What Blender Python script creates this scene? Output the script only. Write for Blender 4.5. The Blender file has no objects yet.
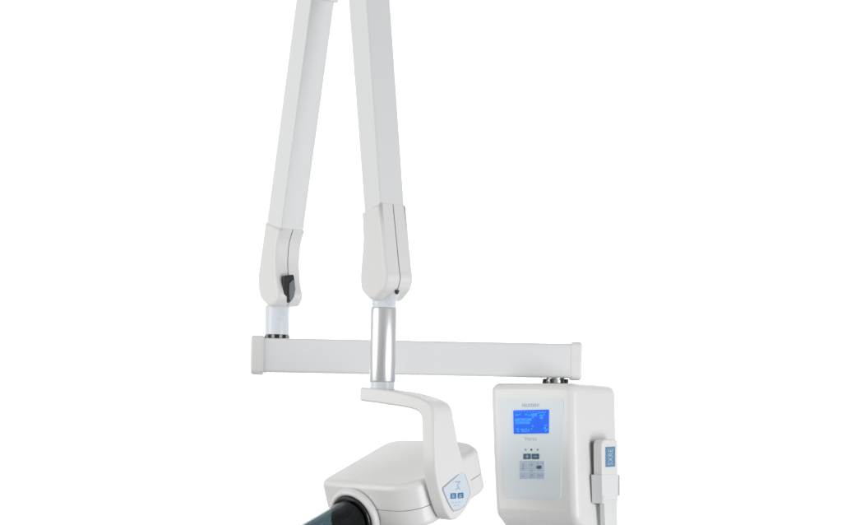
import bpy, bmesh, math
from mathutils import Vector, Matrix
V = Vector
R = math.radians

# ------------------------------------------------------------------ scene, camera
scene = bpy.context.scene
COL = scene.collection
F, D, CX, HY, CAMZ, ROLL = 1666.67, 4.0, 421.0, 430.0, 1.35, R(1.15)
CAM = V((0, -D, CAMZ))

def ray(px, py):
    xc, yc = (px - CX) / F, (HY - py) / F
    return V((xc * math.cos(ROLL) - yc * math.sin(ROLL), 1.0, xc * math.sin(ROLL) + yc * math.cos(ROLL)))

def at(px, py, Y=0.0):
    return CAM + ray(px, py) * (D + Y)

def hit(px, py, O, N):
    r = ray(px, py)
    return CAM + r * ((O - CAM).dot(N) / r.dot(N))

class Plane:
    """flat construction plane: origin, two axes, outward normal"""
    def __init__(s, O, A, B, N):
        s.O, s.A, s.B, s.N = V(O), V(A).normalized(), V(B).normalized(), V(N).normalized()
    def off(s, d):
        return Plane(s.O + s.N * d, s.A, s.B, s.N)
    def uv(s, px, py):
        p = hit(px, py, s.O, s.N) - s.O
        return (p.dot(s.A), p.dot(s.B))
    def pts(s, L):
        return [s.uv(*p) for p in L]
    def w(s, u, v, d=0.0):
        return s.O + s.A * u + s.B * v + s.N * d

UP = V((0, 0, 1))
def horiz(deg):            # horizontal unit vector facing the viewer, turned deg to the right
    return V((math.sin(R(deg)), -math.cos(R(deg)), 0))

cd = bpy.data.cameras.new("camera")
cam = bpy.data.objects.new("camera", cd); COL.objects.link(cam)
cd.sensor_width = 36; cd.lens = F / 842 * 36; cd.shift_y = (HY - 262.5) / 842; cd.clip_end = 100; cd.clip_start = .05
cam.location = CAM
cam.rotation_euler = (Matrix.Rotation(-ROLL, 4, 'Y') @ Matrix.Rotation(R(90), 4, 'X')).to_euler()
scene.camera = cam

# ------------------------------------------------------------------ materials
def mat(name, col, rough=.4, metal=0., noise=0., bump=0., scale=60., spec=.5, coat=0., trans=0., ior=1.45, emit=0., stretch=None):
    m = bpy.data.materials.new(name); m.use_nodes = True
    nt = m.node_tree; b = nt.nodes["Principled BSDF"]
    b.inputs["Base Color"].default_value = (*col, 1); b.inputs["Roughness"].default_value = rough
    b.inputs["Metallic"].default_value = metal; b.inputs["Specular IOR Level"].default_value = spec
    b.inputs["Coat Weight"].default_value = coat; b.inputs["Coat Roughness"].default_value = .12
    b.inputs["Transmission Weight"].default_value = trans; b.inputs["IOR"].default_value = ior
    if emit:
        b.inputs["Emission Color"].default_value = (*col, 1); b.inputs["Emission Strength"].default_value = emit
    if noise or bump:
        tc = nt.nodes.new("ShaderNodeTexCoord"); n = nt.nodes.new("ShaderNodeTexNoise")
        n.inputs["Scale"].default_value = scale; n.inputs["Detail"].default_value = 4
        mp = nt.nodes.new("ShaderNodeMapping")
        if stretch: mp.inputs["Scale"].default_value = stretch
        nt.links.new(tc.outputs["Object"], mp.inputs["Vector"]); nt.links.new(mp.outputs[0], n.inputs["Vector"])
        if noise:
            r = nt.nodes.new("ShaderNodeMapRange"); r.inputs["To Min"].default_value = rough - noise; r.inputs["To Max"].default_value = rough + noise
            nt.links.new(n.outputs["Fac"], r.inputs["Value"]); nt.links.new(r.outputs[0], b.inputs["Roughness"])
        if bump:
            bp = nt.nodes.new("ShaderNodeBump"); bp.inputs["Strength"].default_value = bump; bp.inputs["Distance"].default_value = .001
            nt.links.new(n.outputs["Fac"], bp.inputs["Height"]); nt.links.new(bp.outputs[0], b.inputs["Normal"])
    return m

M = dict(
    plastic=mat("moulded_white_plastic", (.782, .781, .775), .38, noise=.06, bump=.05, scale=900, coat=.18),
    enamel=mat("white_enamelled_metal", (.78, .795, .80), .34, noise=.05, bump=.03, scale=350, coat=.08),
    barpaint=mat("white_bar_paint", (.77, .785, .795), .22, noise=.05, bump=.03, scale=350, coat=.3),
    bluewhite=mat("cool_white_collar", (.74, .79, .83), .28, noise=.04, scale=200),
    alu=mat("brushed_aluminium", (.80, .81, .825), .38, metal=1, noise=.05, scale=60, stretch=(60, 60, 1)),
    chrome=mat("bright_steel", (.62, .61, .60), .38, metal=1, noise=.05, scale=300),
    dark=mat("dark_gap", (.02, .02, .022), .5, noise=.1, scale=300),
    seam=mat("seam_gap", (.16, .155, .15), .6, noise=.1, scale=300),
    black=mat("black_gloss_plastic", (.018, .02, .022), .22, noise=.06, scale=200),
    grey=mat("grey_plastic_and_holder_shade", (.16, .18, .20), .45, noise=.08, scale=300),
    lightgrey=mat("light_grey_plastic", (.42, .43, .44), .45, noise=.08, scale=300),
    panel=mat("pale_blue_foil", (.735, .795, .835), .42, noise=.06, scale=500),
    yokepanel=mat("pale_blue_overlay", (.66, .74, .81), .35, noise=.06, scale=500),
    panel2=mat("key_foil", (.46, .57, .67), .45, noise=.06, scale=500),
    keyline=mat("panel_grey_line", (.36, .39, .43), .45),
    ink=mat("grey_blue_ink", (.30, .38, .46), .5),
    darkink=mat("dark_slate_ink", (.06, .13, .195), .4),
    softink=mat("pale_ink", (.38, .48, .58), .5),
    blue=mat("blue_key", (.06, .20, .38), .4),
    label=mat("steel_blue_label", (.12, .27, .42), .4, noise=.06, scale=300),
    white=mat("white_print", (.44, .58, .72), .5),
    lcd=mat("blue_backlit_lcd", (.012, .115, .74), .35, spec=.15, emit=.38),
    lcdtext=mat("bright_lcd_text", (.035, .27, .86), .35, spec=.15, emit=.38),
    lcddark=mat("dark_lcd_text", (.03, .09, .45), .3, emit=.8),
    bezel=mat("pale_bezel", (.66, .73, .78), .35),
    smoke=mat("smoked_clear_plastic", (.185, .255, .28), .05, trans=1, ior=1.3),
    backdrop=mat("white_backdrop_paper", (.94, .94, .94), .9, bump=.02, scale=40, spec=.1),
)

# ------------------------------------------------------------------ object helpers
WORLD = {}
def link(name, bm, m, parent=None, bevel=0., seg=3, angle=35, smooth=True, clamp=True):
    me = bpy.data.meshes.new(name)
    bmesh.ops.recalc_face_normals(bm, faces=bm.faces)
    lo = V([min(v.co[i] for v in bm.verts) for i in range(3)]); hi = V([max(v.co[i] for v in bm.verts) for i in range(3)])
    c = (lo + hi) / 2
    bmesh.ops.translate(bm, verts=bm.verts, vec=-c)
    bm.to_mesh(me); bm.free()
    me.materials.append(m)
    o = bpy.data.objects.new(name, me); COL.objects.link(o)
    if smooth:
        for p in me.polygons: p.use_smooth = True
    if bevel > 0:
        b = o.modifiers.new("bevel", 'BEVEL'); b.width = bevel; b.segments = seg; b.limit_method = 'ANGLE'
        b.angle_limit = R(angle); b.harden_normals = True; b.use_clamp_overlap = clamp
    elif smooth:
        me.set_sharp_from_angle(angle=R(angle))
    WORLD[o.name] = c
    if parent is not None:
        o.parent = parent; o.location = c - WORLD[parent.name]
    else:
        o.location = c
    return o

def thing(name, loc, label, cat):
    o = bpy.data.objects.new(name, None); COL.objects.link(o)
    o.location = loc; WORLD[o.name] = V(loc); o.empty_display_size = .1
    o["label"] = label; o["category"] = cat
    return o

def fillet(P, r, n=6):
    """round the corners of a closed 2-D polygon; r is a number or one per corner"""
    k = len(P); out = []
    for i in range(k):
        a, b, c = V(P[i - 1]), V(P[i]), V(P[(i + 1) % k])
        rr = r[i] if isinstance(r, (list, tuple)) else r
        d1, d2 = a - b, c - b; l1, l2 = d1.length, d2.length
        if rr <= 0 or l1 < 1e-9 or l2 < 1e-9: out.append(tuple(b)); continue
        d1 /= l1; d2 /= l2
        ang = math.acos(max(-1, min(1, d1.dot(d2)))); t = rr / math.tan(ang / 2) if ang > .01 else 0
        t = min(t, l1 * .49, l2 * .49)
        p0, p1 = b + d1 * t, b + d2 * t
        for j in range(n + 1):
            s = j / n
            out.append(tuple(p0 * (1 - s) ** 2 + b * 2 * s * (1 - s) + p1 * s * s))
    return out

def prism(bm, pl, P, d0, d1, top_scale=None):
    """extrude the 2-D polygon P of plane pl between normal offsets d0 and d1"""
    a = [bm.verts.new(pl.w(u, v, d0)) for u, v in P]
    if top_scale:
        cx = sum(p[0] for p in P) / len(P); cy = sum(p[1] for p in P) / len(P)
        Q = [(cx + (u - cx) * top_scale, cy + (v - cy) * top_scale) for u, v in P]
    else: Q = P
    b = [bm.verts.new(pl.w(u, v, d1)) for u, v in Q]
    bm.faces.new(a); bm.faces.new(list(reversed(b)))
    n = len(P)
    for i in range(n): bm.faces.new((a[i], a[(i + 1) % n], b[(i + 1) % n], b[i]))
    return bm

def rect(x0, y0, x1, y1): return [(x0, y0), (x1, y0), (x1, y1), (x0, y1)]

def lathe(bm, O, ax, prof, n=64, caps=True):
    """prof: (radius, distance along ax)"""
    ax = V(ax).normalized(); e1 = ax.orthogonal().normalized(); e2 = ax.cross(e1)
    rings = []
    for r, t in prof:
        if r < 1e-6: rings.append([bm.verts.new(O + ax * t)]); continue
        rings.append([bm.verts.new(O + ax * t + (e1 * math.cos(2 * math.pi * i / n) + e2 * math.sin(2 * math.pi * i / n)) * r) for i in range(n)])
    for A, B in zip(rings, rings[1:]):
        for i in range(n):
            j = (i + 1) % n
            if len(A) == 1 and len(B) == 1: continue
            if len(A) == 1: bm.faces.new((A[0], B[i], B[j]))
            elif len(B) == 1: bm.faces.new((A[i], A[j], B[0]))
            else: bm.faces.new((A[i], A[j], B[j], B[i]))
    if caps:
        for r in (rings[0], rings[-1]):
            if len(r) > 2: bm.faces.new(r)
    return bm

def tube(bm, path, r, n=16):
    """round tube along world points"""
    rings = []; prev = None
    for i, p in enumerate(path):
        t = (path[min(i + 1, len(path) - 1)] - path[max(i - 1, 0)]).normalized()
        e1 = (prev - t * prev.dot(t)).normalized() if prev is not None else t.orthogonal().normalized()
        prev = e1; e2 = t.cross(e1)
        rings.append([bm.verts.new(p + (e1 * math.cos(2 * math.pi * k / n) + e2 * math.sin(2 * math.pi * k / n)) * r) for k in range(n)])
    for A, B in zip(rings, rings[1:]):
        for k in range(n): bm.faces.new((A[k], A[(k + 1) % n], B[(k + 1) % n], B[k]))
    bm.faces.new(rings[0]); bm.faces.new(rings[-1])
    return bm

def text(name, body, pl, c, width, height, m, parent, d=.0004, rot=0., depth=.0003, squeeze=True):
    """lettering laid on plane pl, centred at 2-D point c"""
    cu = bpy.data.curves.new(name, 'FONT'); cu.body = body; cu.align_x = 'CENTER'; cu.align_y = 'CENTER'; cu.resolution_u = 3
    t = bpy.data.objects.new(name, cu); COL.objects.link(t)
    dg = bpy.context.evaluated_depsgraph_get(); dg.update()
    me = bpy.data.meshes.new_from_object(t.evaluated_get(dg)); bpy.data.objects.remove(t); bpy.data.curves.remove(cu)
    bm = bmesh.new(); bm.from_mesh(me); bpy.data.meshes.remove(me)
    xs = [v.co.x for v in bm.verts]; ys = [v.co.y for v in bm.verts]
    sx, sy = width / (max(xs) - min(xs)), height / (max(ys) - min(ys))
    mx, my = (max(xs) + min(xs)) / 2, (max(ys) + min(ys)) / 2
    cr, sr = math.cos(rot), math.sin(rot)
    for v in bm.verts:
        x, y = (v.co.x - mx) * sx, (v.co.y - my) * sy
        v.co = pl.w(c[0] + x * cr - y * sr, c[1] + x * sr + y * cr, d)
    g = bmesh.ops.extrude_face_region(bm, geom=list(bm.faces))
    bmesh.ops.translate(bm, verts=[e for e in g['geom'] if isinstance(e, bmesh.types.BMVert)], vec=pl.N * depth)
    return link(name, bm, m, parent, smooth=False)

PX = D / F          # metres per photo pixel at the beam

# ================================================================== the setting
bm = bmesh.new()
prof = [(2.5 - .9 + .9 * math.sin(R(a)), -.3 - .9 * math.cos(R(a))) for a in range(30, 91, 6)] + [(2.5, 5.2)]
ra = [bm.verts.new((-6, y, z)) for y, z in prof]; rb = [bm.verts.new((6, y, z)) for y, z in prof]
for i in range(len(prof) - 1): bm.faces.new((ra[i], ra[i + 1], rb[i + 1], rb[i]))
bd = link("backdrop", bm, M['backdrop'], None, angle=60)
bd["kind"] = "structure"

# ================================================================== the x-ray unit
unit = thing("dental_xray_unit", at(555, 455, 0), "white dental x-ray unit with folding double arm, box with blue screen and dark cone", "x-ray unit")

# ---- horizontal arm
bc = Plane(at(414, 358.3, 0), (math.cos(0), 0, 0), UP, (0, -1, 0))
tilt = math.atan2(bc.uv(568, 361)[1] - bc.uv(268, 355.3)[1], bc.uv(568, 361)[0] - bc.uv(268, 355.3)[0])
A = V((math.cos(tilt), 0, math.sin(tilt)))
bc = Plane(bc.O, A, V((-math.sin(tilt), 0, math.cos(tilt))), (0, -1, 0))
x0 = bc.uv(265, 355)[0]; x1 = bc.uv(570, 361)[0]; hh = 17.0 * PX; bd2 = .036
cross = Plane(bc.O, (0, -1, 0), bc.B, A)
beam = link("horizontal_arm", prism(bmesh.new(), cross, fillet(rect(-bd2, -hh, bd2, hh), .009, 6), x0, x1), M['barpaint'], unit, angle=30)
for s, xa, xb, k in ((-1, bc.uv(252, 355)[0], x0 + .001, 19.4), (1, x1 - .001, bc.uv(580.6, 361)[0], 19.0)):
    b = prism(bmesh.new(), cross, fillet(rect(-bd2 - .004, -k * PX, bd2 + .004, k * PX), .016, 7), xa, xb)
    link("end_cap", b, M['plastic'], beam, bevel=.006, seg=4)

# ---- left post, standing on the horizontal arm
pa = at(277, 340, 0); pa_t = at(277.6, 298, 0)
ax = (pa_t - pa).normalized()
post = link("support_post", lathe(bmesh.new(), pa, ax, [(12 * PX, 5.2 * PX), (12.1 * PX, 6 * PX), (12.1 * PX, 33 * PX), (11.4 * PX, 34.5 * PX), (9 * PX, 35 * PX), (9 * PX, 45 * PX)]), M['bluewhite'], unit, bevel=0, angle=40)
link("bearing_ring", lathe(bmesh.new(), pa, ax, [(10.8 * PX, .5 * PX), (10.8 * PX, 5.2 * PX)]), M['dark'], post, angle=40)
bmk = bmesh.new()
for k in range(9):
    q = V((math.cos(k * .698 + .25), math.sin(k * .698 + .25), 0)) * 10.9 * PX
    lathe(bmk, pa + q, ax, [(1.5 * PX, 1.5 * PX), (1.5 * PX, 5.0 * PX)], 8)
link("bearing_teeth", bmk, M['lightgrey'], post, angle=40)

# ---- plane in which the two upper arms fold
AZ = 35.0
h = horiz(AZ); n = V((-math.cos(R(AZ)), -math.sin(R(AZ)), 0))
fold = Plane(at(277, 300, 0), h, UP, n)

def arm(name, edges, tt, parent):
    pl = fold.off(tt / 2)
    P = pl.pts(edges)
    return link(name, prism(bmesh.new(), pl, P, 0, -tt), M['enamel'], parent, bevel=.006, seg=5)

# the seam edge must stay crisp: weight the bevel to the top rim only
def rim_only(o, bottom=False):
    me = o.data; att = me.attributes.new("bevel_weight_edge", 'FLOAT', 'EDGE')
    half = len(me.vertices) // 2
    for e in me.edges:
        a, b = e.vertices
        sel = (a < half and b < half) if not bottom else (a >= half and b >= half)
        att.data[e.index].value = 1.0 if sel else 0.0
    o.modifiers["bevel"].limit_method = 'WEIGHT'
    bb = bmesh.new(); bb.from_mesh(me); bb.edges.ensure_lookup_table()
    sh = me.attributes.new("sharp_edge", 'BOOLEAN', 'EDGE')
    for e in bb.edges:
        sh.data[e.index].value = att.data[e.index].value < .5 and len(e.link_faces) == 2 and e.calc_face_angle() > R(35)
    bb.free()

def inset(P, d):
    out = []; k = len(P)
    area = sum(P[i - 1][0] * P[i][1] - P[i][0] * P[i - 1][1] for i in range(k)); sg = 1 if area > 0 else -1
    for i in range(k):
        t = (V(P[(i + 1) % k]) - V(P[i - 1])); t = t.normalized() if t.length > 1e-9 else V((1, 0))
        out.append((P[i][0] - t.y * d * sg, P[i][1] + t.x * d * sg))
    return out

def covers(outline, rad, T, tilt_px, parent):
    """joint cover in two moulded halves with a fine seam between them"""
    pl = fold.off(T / 2)
    P = fillet(pl.pts(outline), rad, 10)
    a = link("cover_half", prism(bmesh.new(), pl, P, 0, -T * .50 + .0010), M['plastic'], parent, bevel=.0085, seg=6, angle=50, clamp=False)
    b = link("cover_half", prism(bmesh.new(), pl, P, -T * .50 - .0010, -T), M['plastic'], parent, bevel=.0085, seg=6, angle=50, clamp=False)
    rim_only(a); rim_only(b, True)
    Q = inset(P, .0022)
    link("seam_core", prism(bmesh.new(), pl, Q, -T * .3, -T * .7), M['seam'], parent)
    return pl

left_arm = arm("folding_arm", [(265.9, 224.6), (280.3, 230.2), (320, -68), (305.6, -76)], .0645, unit)
lp = covers([(264.6, 222.3), (280.0, 228.2), (275.8, 243), (274.7, 262), (275.6, 280), (278.6, 295), (275, 305), (267, 306), (259.8, 299), (257.0, 287), (257.4, 274)],
            [0, 0, .1, .1, .1, .03, .02, .02, .03, .05, .1], .0705, 0, left_arm)
left_arm["label"] = "folding arm rising from the post on the horizontal arm, black lever at its lower end"
# black tension lever set in the rim of the left cover
rimN = h
rim = Plane(hit(288, 290, fold.w(0, 0) + n * 0, n), -n, UP, rimN)
def rimplane(px, py, offs):     # plane facing h through the traced rim edge
    e = hit(px, py, fold.off(.035).O, n)
    return Plane(e + h * offs, -n, UP, h)
rp = rimplane(277.6, 291, .0015)
lever = link("tension_lever", prism(bmesh.new(), rp, fillet(rp.pts([(284.6, 275.5), (293.6, 274.5), (295.2, 288), (293.5, 297), (288.8, 304), (286.6, 297), (283.6, 294), (283.4, 280)]), .004), -.02, .0015), M['black'], left_arm, bevel=.0015, seg=2)
link("lever_grip", prism(bmesh.new(), rp, fillet(rp.pts([(288.6, 283.5), (292.6, 279), (294.4, 289), (292.8, 297), (289.2, 303), (288.2, 293)]), .003), -.002, .0058), M['grey'], lever, bevel=.0022, seg=3)

right_arm = arm("folding_arm", [(365.2, 232), (381.4, 226), (360.2, -88), (341.6, -80)], .0655, unit)
covers([(360.8, 212.4), (379, 202.6), (382.3, 237), (385.2, 268), (386.6, 277), (383.5, 289), (375, 299.5), (368.5, 299.5), (359.6, 290), (359.4, 275), (362.2, 240)],
       [0, 0, .1, .05, .025, .03, .02, .02, .03, .05, .1], .0725, 0, right_arm)
right_arm["label"] = "folding arm standing on the silver swivel post, nearer to the viewer"

# elbow hinge joining both arms above
ep = fold.off(.038)
link("elbow_joint", prism(bmesh.new(), ep, fillet(ep.pts([(295.6, -7.4), (310.2, -2.0), (316, -34), (326, -52), (336, -52), (341, -30), (341, -11), (366.5, -20), (362, -96), (340, -122), (318, -120), (303, -96)]),
     [.004, .004, .03, .02, .02, .03, .004, .004, .03, .05, .05, .04]), 0, -.076), M['plastic'], unit, bevel=.008, seg=5)

# ---- silver swivel post under the right arm
pc = hit(383, 345, fold.O, n)
sc = (pc.y + D) / F
top = pc + UP * (36.3 * sc); bot = pc - UP * (37 * sc)
top = hit(383.9, 308.7, V((0, pc.y, 0)), V((0, -1, 0))); bot = hit(382.4, 382, V((0, pc.y, 0)), V((0, -1, 0)))
pax = (top - bot).normalized(); L = (top - bot).length
r0 = 13.1 * sc
sp = link("swivel_post", lathe(bmesh.new(), bot, pax, [(r0 * .95, 0), (r0, .0025), (r0, L - .002), (r0 * .97, L)], 96), M['alu'], unit, angle=40)
link("post_collar", lathe(bmesh.new(), bot, pax, [(r0 * .90, L), (r0 * .94, L + .001), (r0 * .94, L + 9.5 * sc), (r0 * .86, L + 11.5 * sc), (r0 * .62, L + 14 * sc), (r0 * .60, L + 26 * sc)], 64), M['bluewhite'], sp, angle=30)
link("post_collar", lathe(bmesh.new(), bot, pax, [(r0 * .94, -7.5 * sc), (r0 * .94, -.5 * sc), (r0 * .9, 0)], 64), M['bluewhite'], sp, angle=40)
link("seam_ring", lathe(bmesh.new(), bot, pax, [(r0 * .92, L - .001), (r0 * .965, L), (r0 * .965, L + .0012), (r0 * .92, L + .002)], 64), M['lightgrey'], sp, angle=40)
# tongue of the collar going up into the fork of the cover
tp = Plane(pc, -n, UP, h)
tg = rimplane(383, 289, .004)
tq = hit(383, 304, pc, n) ; tq = V((pc.x, pc.y, tq.z)) + h * .0117
tx = V((pc.x, pc.y, hit(383, 289.5, pc, n).z)) + h * .045 - tq
tk = tx.length / (19.4 * sc); tx.normalize()
link("post_tongue", lathe(bmesh.new(), tq, tx, [(a_ * sc, b_ * sc * tk) for a_, b_ in ((7.4, 0), (7.2, 4), (6.8, 8), (6.2, 12), (5.4, 16), (4.2, 18), (2.5, 19), (0, 19.4))], 40), M['bluewhite'], sp, angle=60)
link("fork_gap", prism(bmesh.new(), tg, tg.pts([(395.6, 290.0), (398.8, 290.4), (397.2, 294.2), (396.2, 293)]), -.02, .003), M['dark'], right_arm)

# ---- yoke: swept L-shaped bracket ending in a drop-shaped plate
GAZ = 52.0
g = horiz(GAZ); m = horiz(GAZ - 90)          # g: towards the panel; m: the way the cone points
vw = .036
yf = Plane(pc + m * vw, g, UP, m)            # front flank of the bracket
OI = [((359.2, 387), (359.2, 400.8)), ((374, 388.2), (374, 402.6)), ((388, 390), (388, 404.8)), ((401, 392.3), (399, 406.4)), ((412, 395.2), (407, 407.8)), ((421, 398.2), (413, 409.4)),
      ((427.6, 401.6), (417.4, 411.6)), ((431.6, 406.4), (420, 415)), ((433.4, 412), (421.2, 419.4)), ((434, 420), (421.5, 426)), ((434.3, 444), (421.7, 444)), ((435, 467), (422.2, 467))]
def smooth_path(L, k=3):
    out = []
    for i in range(len(L) - 1):
        p0, p1, p2, p3 = (V(L[max(0, min(len(L) - 1, i + d))]) for d in (-1, 0, 1, 2))
        for j in range(k):
            t = j / k
            out.append(tuple(.5 * ((2 * p1) + (p2 - p0) * t + (2 * p0 - 5 * p1 + 4 * p2 - p3) * t * t + (3 * p1 - p0 - 3 * p2 + p3) * t ** 3)))
    return out + [L[-1]]
bend = OI[2:10]
OI = OI[:2] + list(zip(smooth_path([a for a, b in bend]), smooth_path([b for a, b in bend]))) + OI[10:]
Opts = [yf.uv(*a) for a, b in OI]; Ipts = [yf.uv(*b) for a, b in OI]
G0 = sum(p[0] for p in Opts[-3:]) / 3
GI = sum(p[0] for p in Ipts[-3:]) / 3
gp = Plane(yf.w(G0, 0), -m, UP, g)           # outer face of the leg
Wtop = gp.uv(455, 416)[0]
bm = bmesh.new(); rings = []
nst = len(OI)
for i, (o_, i_) in enumerate(zip(Opts, Ipts)):
    vb = Wtop
    if i == nst - 2: vb = gp.uv(459.2, 444)[0]
    if i == nst - 1: vb = gp.uv(464.4, 467)[0]
    if i == nst - 3: vb = gp.uv(455.6, 420)[0]
    rings.append([yf.w(o_[0], o_[1], 0), yf.w(o_[0], o_[1], -vb), yf.w(i_[0], i_[1], -vb), yf.w(i_[0], i_[1], 0)])
LR = [((436.8, 480), (471.2, 478)), ((438.6, 488), (473.6, 486)), ((441, 497), (473.4, 493)), ((443.4, 505), (471, 501)), ((446.2, 512), (466.4, 509.2)), ((449.2, 518), (460.6, 516.2)), ((452.4, 520), (456, 519.4))]
for a, b in LR:
    p, q = gp.uv(*a), gp.uv(*b); th = G0 - GI
    rings.append([gp.w(p[0], p[1]), gp.w(q[0], q[1]), gp.w(q[0], q[1], -th), gp.w(p[0], p[1], -th)])
vs = [[bm.verts.new(p) for p in r] for r in rings]
for A_, B_ in zip(vs, vs[1:]):
    for k in range(4): bm.faces.new((A_[k], A_[(k + 1) % 4], B_[(k + 1) % 4], B_[k]))
bm.faces.new(vs[0]); bm.faces.new(vs[-1])
# bevel only the long corners and the end edges
yoke = link("yoke", bm, M['plastic'], unit, bevel=.0055, seg=4, angle=40)
yoke["label"] = "curved bracket hanging under the silver post with a drop-shaped key panel"

yp = [(463.2, 468.8), (467.0, 478.5), (470.4, 489.6), (470.4, 494), (465.4, 505.6), (460.5, 509.6), (452.6, 512.0), (447.6, 504), (441.6, 490), (441.6, 487.4)]
P0 = gp.pts([(456.6 + (x - 456.6) * .96, 490.6 + (y - 490.6) * .97) for x, y in yp])
cx = sum(p[0] for p in P0) / len(P0); cy = sum(p[1] for p in P0) / len(P0)
link("panel_rim", prism(bmesh.new(), gp, fillet(P0, .005), -.001, .0010), M['keyline'], yoke)
P1 = [(cx + (u - cx) * .945, cy + (v - cy) * .95) for u, v in P0]
link("key_panel", prism(bmesh.new(), gp, fillet(P1, .005), 0, .0016), M['yokepanel'], yoke)
gq = gp.off(.0016)
for q in ([(450.4, 493.2), (456, 492.8), (456, 498.2), (450.4, 498.6)], [(457.6, 492.8), (463.2, 492.4), (463.2, 497.8), (457.6, 498.2)]):
    b = link("button", prism(bmesh.new(), gq, fillet(gq.pts(q), .002), -.0005, .0008), M['blue'], yoke)
gq2 = gp.off(.0024)
bm = bmesh.new()
for cxp in (453.2, 460.4):
    for dy in (-1, .8):
        prism(bm, gq2, gq2.pts([(cxp - 1.3, 495.6 + dy), (cxp + 1.2, 495.5 + dy), (cxp + 1.2, 496.2 + dy), (cxp - 1.3, 496.3 + dy)]), -.0003, .0003)
link("button_symbol", bm, M['yokepanel'], yoke)
bm = bmesh.new()
def stroke(bm, pl, a, b, w, d0=-.0003, d1=.0004):
    a, b = V(pl.uv(*a)), V(pl.uv(*b)); t = (b - a).normalized(); s = V((-t.y, t.x)) * w
    prism(bm, pl, [tuple(a + s), tuple(b + s), tuple(b - s), tuple(a - s)], d0, d1)
stroke(bm, gq, (455.2, 482.0), (460.4, 481.2), .0010); stroke(bm, gq, (460.2, 481.4), (457.2, 485.4), .0010, -.0002, .0005)
stroke(bm, gq, (457.0, 485.2), (460.0, 489.4), .0010, -.0003, .0006); stroke(bm, gq, (455.4, 489.8), (458.2, 487.6), .0010, -.0003, .0003)
link("panel_symbol", bm, M['softink'], yoke)
bm = bmesh.new()
for k, (a, b) in enumerate((((452, 502.6), (453.6, 502.5)), ((455.2, 502.6), (457, 502.4)), ((458.6, 502.2), (460.6, 502)), ((454, 505.4), (456, 505.2)), ((457.6, 505), (459, 504.8)))): stroke(bm, gq, a, b, .0008)
link("panel_marks", bm, M['softink'], yoke)

# ---- tube head held inside the yoke
TL_ = R(20)
c_ = (m * math.cos(TL_) - UP * math.sin(TL_)).normalized(); u_ = (UP * math.cos(TL_) + m * math.sin(TL_)).normalized()
sidept = hit(424, 479, gp.w(0, 0, -(G0 - GI) - .008), g)
top_pl = Plane(sidept, g, -c_, u_)
outline = top_pl.pts([(318.4, 480.2), (348, 482.6), (412.5, 487.6), (478.8, 447.6), (471.8, 441.8), (461, 439.6), (391, 438.0)])
rads = [.025, .3, .075, .05, .05, .03, .05]
up_h, lo_h = .057, .048
cxo = sum(p[0] for p in outline) / len(outline); cyo = sum(p[1] for p in outline) / len(outline)
def sc_out(k): return fillet([(cxo + (u - cxo) * k, cyo + (v - cyo) * k) for u, v in outline], rads, 8)
head = link("tube_head", prism(bmesh.new(), top_pl, fillet(outline, rads, 8), 0, -up_h), M['plastic'], unit, bevel=.015, seg=8, angle=60)
rim_only(head)
low = link("lower_shell", prism(bmesh.new(), top_pl, sc_out(.997), -up_h - .0016, -up_h - lo_h, ), M['plastic'], head, bevel=.02, seg=8, angle=60)
rim_only(low, True)
link("seam_core", prism(bmesh.new(), top_pl, sc_out(.975), -up_h + .02, -up_h - .03), M['seam'], head)
# pivot hub between head and yoke
hub = hit(452, 490, gp.w(0, 0), g)
link("pivot_hub", lathe(bmesh.new(), hub, -g, [(.03, G0 - GI - .001), (.03, G0 - GI + .03)], 48), M['grey'], head, angle=40)

# ---- cone on the front of the head
fO = hit(360, 486, top_pl.O, u_)
base = hit(352.6, 518.2, fO, c_)
base = base - c_ * .004
sf = (base.y + D) / F
flange = link("aiming_cone", lathe(bmesh.new(), base, c_, [(24.2 * sf, 0), (24.2 * sf, .0095), (23.7 * sf, .0115), (22.6 * sf, .0122), (21.4 * sf, .0122), (21.4 * sf, .004), (0, .004)], 80), M['black'], unit, angle=40)
flange["label"] = "smoked see-through cone with a black flange, pointing down to the left"
link("collar_ring", lathe(bmesh.new(), base, c_, [(30.5 * sf, -.006), (29.8 * sf, .002), (28.6 * sf, .006), (26.8 * sf, .0075), (24.9 * sf, .0065), (24.3 * sf, .004), (24.3 * sf, -.006)], 80), M['plastic'], flange, angle=60)
Lc = .23; ro = 20.9 * sf; ri = ro - .0032
link("clear_tube", lathe(bmesh.new(), base, c_, [(ri, .005), (ro, .005), (ro, Lc - .001), (ro - .001, Lc), (ri + .001, Lc), (ri, Lc - .001), (ri, .005)], 96, caps=False), M['smoke'], flange, angle=40)
link("aperture", lathe(bmesh.new(), base, c_, [(ri * .96, .0045), (ri * .96, .03), (ri * .8, .034), (ri * .52, .034), (ri * .44, .024), (0, .024)], 64), M['black'], flange, angle=40)

# ---- control box
BZ = 35.0
N = V((-math.sin(R(BZ)), -math.cos(R(BZ)), 0)); Ab = V((math.cos(R(BZ)), -math.sin(R(BZ)), 0))
DP = 87 * PX
bcn = at(553, 450, 0)
fp = Plane(bcn + N * DP / 2, Ab, UP, N)
lt, lb = fp.uv(488.8, 396)[0], fp.uv(493.0, 510)[0]
rt, rb_ = fp.uv(574.6, 396)[0], fp.uv(577.2, 510)[0]
ztop = fp.uv(560, 383.0)[1]; zch = fp.uv(530, 517)[1]; z1 = fp.uv(530, 396)[1]; z2 = fp.uv(530, 510)[1]
def aL(z): return lt + (lb - lt) * (z - z1) / (z2 - z1)
def aR(z): return rt + (rb_ - rt) * (z - z1) / (z2 - z1)
sidep = [(0, ztop), (.002, (ztop + zch) / 2), (0, zch), (-17 * PX, zch - 13 * PX), (-26 * PX, zch - 17 * PX), (-DP, zch - 17 * PX), (-DP, ztop)]
bm = bmesh.new()
ring = []
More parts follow.
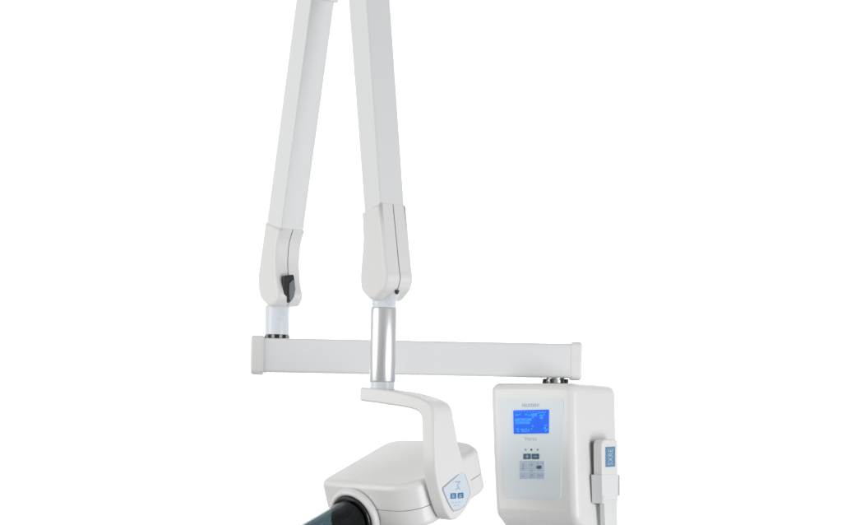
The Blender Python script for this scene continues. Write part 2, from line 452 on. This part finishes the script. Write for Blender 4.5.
a = [bm.verts.new(fp.w(aL(z), z, d)) for d, z in sidep]; b = [bm.verts.new(fp.w(aR(z), z, d)) for d, z in sidep]
bm.faces.new(a); bm.faces.new(b)
for i in range(len(sidep)): bm.faces.new((a[i], a[(i + 1) % len(sidep)], b[(i + 1) % len(sidep)], b[i]))
box = link("control_box", bm, M['plastic'], unit, bevel=.021, seg=10, angle=25)
box["label"] = "control box with blue lit screen under the right end of the horizontal arm"

fq = fp.off(.0022)
pan = fillet(fq.pts([(501.6, 399.6), (563.2, 398.6), (560.6, 498.8), (504.2, 497.6)]), .009)
link("control_panel", prism(bmesh.new(), fq, pan, -.004, .0004), M['panel'], box)
f1 = fq.off(.0004)
def flat(name, px, mt, d1, r=.002, parent=box, pl=None):
    pl = pl or f1
    return link(name, prism(bmesh.new(), pl, fillet(pl.pts(px), r), -.0003, d1), mt, parent)
flat("screen_bezel", [(511.8, 408.6), (550.4, 407.8), (550.2, 434.6), (512.2, 435.2)], M['bezel'], .0004, .004)
scr = flat("lcd_screen", [(513.4, 410.2), (549.2, 409.4), (549.0, 433.2), (513.8, 433.8)], M['lcd'], .0008, .003)
# read-out on the screen: pixel blocks
f2 = f1.off(.0008)
bm = bmesh.new()
def blk(x0, y0, x1, y1):
    k = (y1 - y0); prism(bm, f2, f2.pts([(x0, y0), (x1, y0 - (x1 - x0) * .022), (x1, y1 - (x1 - x0) * .022), (x0, y1)]), -.0002, .0003)
for q in ((515, 418.4, 531.6, 421.2), (515.4, 421.6, 530, 424), (515.2, 414, 518.6, 415.6), (519.2, 413.6, 520.6, 415), (525, 413.6, 527.4, 415.2), (528.4, 414.2, 530, 416), (531, 413.4, 537, 416.2), (532, 416.6, 534, 418),
          (539.4, 414.6, 543.4, 416), (540, 416.6, 543, 418.6), (543.6, 413.6, 544.8, 415), (516, 428.2, 519, 429.6), (517.2, 430, 519, 432), (520.6, 428.6, 524.6, 430.4), (522, 430.8, 528, 432), (525.4, 428, 527, 430), (528, 429, 529.6, 431),
          (532, 425, 533.6, 427), (531, 428, 532.4, 429), (544.4, 424.6, 547.2, 426), (543.8, 426.8, 546, 429.2), (546.4, 428.4, 547.8, 430.4), (544.6, 430.2, 546.8, 431.6), (538, 412.2, 545.4, 413)): blk(*q)
for k in range(11): blk(515 + k * 2.95, 411.2, 516.5 + k * 2.95, 412.1)
link("screen_readout", bm, M['lcdtext'], box, smooth=False)
bm = bmesh.new()
for q in ((519.6, 419.6, 521.6, 420.2), (521, 420.8, 522.4, 421.4), (524, 422.4, 527, 422.9), (517, 422.6, 519, 423.1), (524.4, 418.9, 528, 419.5)):
    prism(bm, f2.off(.0003), f2.off(.0003).pts([(q[0], q[1]), (q[2], q[1]), (q[2], q[3]), (q[0], q[3])]), -.0002, .0003)
link("screen_digits", bm, M['lcd'], box, smooth=False)
c1 = f1.uv(531.0, 405.2); text("maker_lettering", "HELIODENT", f1, c1, 16.4 / .819 * PX, 3.3 * PX, M['ink'], box, d=0)
c1 = f1.uv(530.6, 438.6); text("model_lettering", "Vario", f1, c1, 11.6 / .819 * PX, 3.6 * PX, M['softink'], box, d=0)
for x in (525.7, 531.4, 537.7):
    c1 = f1.uv(x, 449.6); b = lathe(bmesh.new(), f1.w(*c1), N, [(.0027, -.0003), (.0027, .0005)], 16)
    link("indicator_light", b, M['darkink'] if 530 < x < 532 else M['ink'], box, angle=40)
f3 = f1.off(.0010)
for x0 in (523.4, 531.8):
    bt = flat("button", [(x0, 453.6), (x0 + 7.4, 453.5), (x0 + 7.4, 459), (x0, 459.1)], M['darkink'], .0010, .0015)
for k, (x0, s) in enumerate(((523.4, "+"), (531.8, "-"))):
    bm = bmesh.new()
    prism(bm, f3, f3.pts([(x0 + 2.2, 455.9), (x0 + 5.2, 455.9), (x0 + 5.2, 456.6), (x0 + 2.2, 456.6)]), -.0003, .0003)
    if s == "+":
        prism(bm, f3, f3.pts([(x0 + 3.3, 454.7), (x0 + 4.1, 454.7), (x0 + 4.1, 457.9), (x0 + 3.3, 457.9)]), -.0003, .0004)
    link("button_symbol", bm, M['softink'], box, smooth=False)
for r_ in range(2):
    for c in range(3):
        x0 = 519.6 + c * 8.35; y0 = 460.9 + r_ * 11.2; hgt = 10.4 if r_ == 0 else 6.6
        flat("keypad_key", [(x0, y0), (x0 + 7.8, y0 - .1), (x0 + 7.8, y0 + hgt - .1), (x0, y0 + hgt)], M['panel2'], .0004, .0012)
f4 = f1.off(.0004)
bm = bmesh.new()
for a_, b_, w_ in (((522.6, 464), (524, 463.8), .0008), ((523.3, 464), (523.2, 468.8), .0008), ((521.8, 469), (524.4, 468.9), .0008),
             ((531.6, 463.4), (531.5, 465.6), .0007), ((530.4, 464.6), (532.8, 464.5), .0007), ((531, 471.6), (532.4, 470.2), .0007),
             ((536.6, 462.8), (538.4, 464.4), .0007), ((542, 462.6), (543.2, 464), .0007),
             ((521.6, 476), (524.4, 475.9), .0009), ((530.6, 477), (532, 474), .0007), ((532, 474.2), (533.2, 476.8), .0007), ((537.4, 476.4), (539, 474.2), .0007), ((539.6, 476), (541.4, 474.6), .0007), ((541.8, 476), (543.2, 474.6), .0007)):
    stroke(bm, f4, a_, b_, w_)
link("keypad_symbols", bm, M['ink'], box, smooth=False)
flat("keypad_emblem", [(536.4, 466.2), (538.2, 465.4), (541.4, 465.2), (541.6, 468.2), (539, 469), (536.6, 468.4)], M['darkink'], .0004, .0012, pl=f4)

# swivel joint on top of the box
jt = at(555, 385.4, 0)
jn = link("pivot_joint", lathe(bmesh.new(), jt, UP, [(12.6 * PX, -.004), (12.6 * PX, 1.8 * PX), (12 * PX, 2.3 * PX), (10.5 * PX, 2.4 * PX), (10.5 * PX, 5.4 * PX), (9 * PX, 5.6 * PX), (9 * PX, 8 * PX)], 64), M['chrome'], box, angle=35)
bm = bmesh.new()
for ang, rr in ((-165, 10.8), (-112, 11.0), (-52, 11.2), (-20, 11.4), (30, 11), (120, 11)):
    q = V((math.cos(R(ang)), math.sin(R(ang)), 0)) * rr * PX
    lathe(bm, jt + q, UP, [(2.2 * PX, 2.2 * PX), (2.2 * PX, 6.4 * PX)], 12)
link("joint_bolts", bm, M['black'], box, angle=40)
q = jt + V((-11.6 * PX, -8 * PX, 0))
link("stop_screw", lathe(bmesh.new(), q, UP, [(1.8 * PX, -.003), (1.8 * PX, 3.6 * PX), (1.2 * PX, 4.2 * PX)], 16), M['black'], box, angle=40)

# ---- holder on the side of the box, and the handset in it
sd = Plane(fp.w((rt + rb_) / 2, 0), -N, UP, Ab)      # side face
hp = sd.off(.011)
hold = link("handset_holder", prism(bmesh.new(), hp, fillet(hp.pts([(595.2, 441.6), (611.6, 440.6), (616.4, 502.4), (595.2, 504)]), .006), -.016, 0), M['grey'], box, bevel=.0015)  # dark grey backing: shade on the holder's side is put into the colour
cr = sd.off(.0370)
P = cr.pts([(601.8, 474.9), (618.6, 474.2), (618.0, 502.6), (602.6, 503.6)])
link("holder_cradle", prism(bmesh.new(), cr, fillet(P, [.001, .001, .004, .006]), 0, -.028), M['enamel'], box, bevel=.004, seg=4)
tb = sd.off(.016)
link("holder_tab", prism(bmesh.new(), tb, fillet(tb.pts([(613, 474.8), (619.9, 474.6), (619.9, 495.6), (613, 496.2)]), .002), 0, -.010), M['lightgrey'], box, bevel=.001)

hf = sd.off(.0355)
hand = link("handset", prism(bmesh.new(), hf, fillet(hf.pts([(602.2, 439.8), (618.0, 439.0), (618.2, 500.6), (602.8, 501.6)]), [.016, .012, .005, .005], 8), 0, -.0245), M['plastic'], None, bevel=.007, seg=6)
hand["label"] = "white remote handset with blue label, resting in the holder on the box's right side"
hand["category"] = "handset"
lf = hf.off(.0006)
link("label_plate", prism(bmesh.new(), lf, fillet(lf.pts([(605.6, 446.8), (615.2, 446.3), (615.2, 466.4), (605.6, 467)]), .002), -.002, 0), M['label'], hand)
text("label_lettering", "SXRE", lf, lf.uv(610.4, 456.9), 15.5 * PX, 5.4 / .574 * PX, M['white'], hand, d=-.0001, rot=R(90))
cb = hf.off(-.004)
link("strain_relief", prism(bmesh.new(), cb, fillet(cb.pts([(604.6, 498), (612.6, 497.6), (611.6, 530), (605.6, 530.4)]), .003), 0, -.014), M['enamel'], hand, bevel=.003, seg=3)
s0 = hit(608.6, 528, cb.off(-.007).O, Ab)
pth = []
for k in range(25):
    t = k / 24
    pth.append(s0 + UP * (-.30 * math.sin(math.pi * t) * (1 - .25 * t)) - N * (.05 * (t ** 1.5)) + Ab * (-.10 * t ** 2) + UP * (.02 * t))
link("cable", tube(bmesh.new(), pth, .0045), M['plastic'], hand, angle=60)
# raised corner lug on the cradle
lg = cr.off(.002)
link("holder_lug", prism(bmesh.new(), lg, fillet(lg.pts([(603.4, 496.6), (605.2, 496.4), (606.4, 500), (616.8, 499.6), (616.4, 502), (604, 502.6)]), .002), -.004, 0), M['plastic'], box, bevel=.001)

# ================================================================== light: studio soft boxes and white backdrop lamps
w = bpy.data.worlds.new("World"); scene.world = w; w.use_nodes = True
bgn = w.node_tree.nodes["Background"]; bgn.inputs[0].default_value = (1, 1, 1, 1); 
nt = w.node_tree; tc = nt.nodes.new("ShaderNodeTexCoord"); sx = nt.nodes.new("ShaderNodeSeparateXYZ")
nt.links.new(tc.outputs["Generated"], sx.inputs[0])
def mr(out, a, b, c, d):
    n_ = nt.nodes.new("ShaderNodeMapRange"); n_.interpolation_type = 'SMOOTHSTEP'
    for k, v in zip(("From Min", "From Max", "To Min", "To Max"), (a, b, c, d)): n_.inputs[k].default_value = v
    nt.links.new(out, n_.inputs["Value"]); return n_.outputs[0]
mu = nt.nodes.new("ShaderNodeMath"); mu.operation = 'MULTIPLY'
nt.links.new(mr(sx.outputs[1], -1, -.95, .30, .505), mu.inputs[0]); nt.links.new(mr(sx.outputs[2], -.7, .25, .74, 1), mu.inputs[1])
nt.links.new(mu.outputs[0], bgn.inputs[1])

def area(name, loc, target, sx, sy, power, col=(1, 1, 1), spread=180):
    l = bpy.data.lights.new(name, 'AREA'); l.shape = 'RECTANGLE'; l.size = sx; l.size_y = sy; l.energy = power; l.spread = R(spread); l.color = col
    o = bpy.data.objects.new(name, l); COL.objects.link(o); o.location = loc
    o.rotation_euler = (V(target) - V(loc)).to_track_quat('-Z', 'Y').to_euler()
    return o
area("softbox_lamp", (-3.4, -1.25, 2.05), (-.1, -.2, 1.7), 1.6, 3.2, 66, (1, .99, .97))
area("softbox_lamp", (2.5, -2.3, .75), (.45, 0, 1.35), 1.2, 2.2, 60, (.98, .99, 1))
area("backdrop_lamp", (-4.2, .3, 1.9), (.5, 2.5, 1.9), .6, 3.4, 39, spread=56)
area("backdrop_lamp", (4.2, .3, 1.9), (-.5, 2.5, 1.9), .6, 3.4, 39, spread=56)

vs_ = scene.view_settings
vs_.view_transform = 'Standard'; vs_.look = 'None'; vs_.gamma = 1; vs_.exposure = 0; vs_.use_curve_mapping = False
scene.cycles.max_bounces = 10; scene.cycles.transmission_bounces = 8
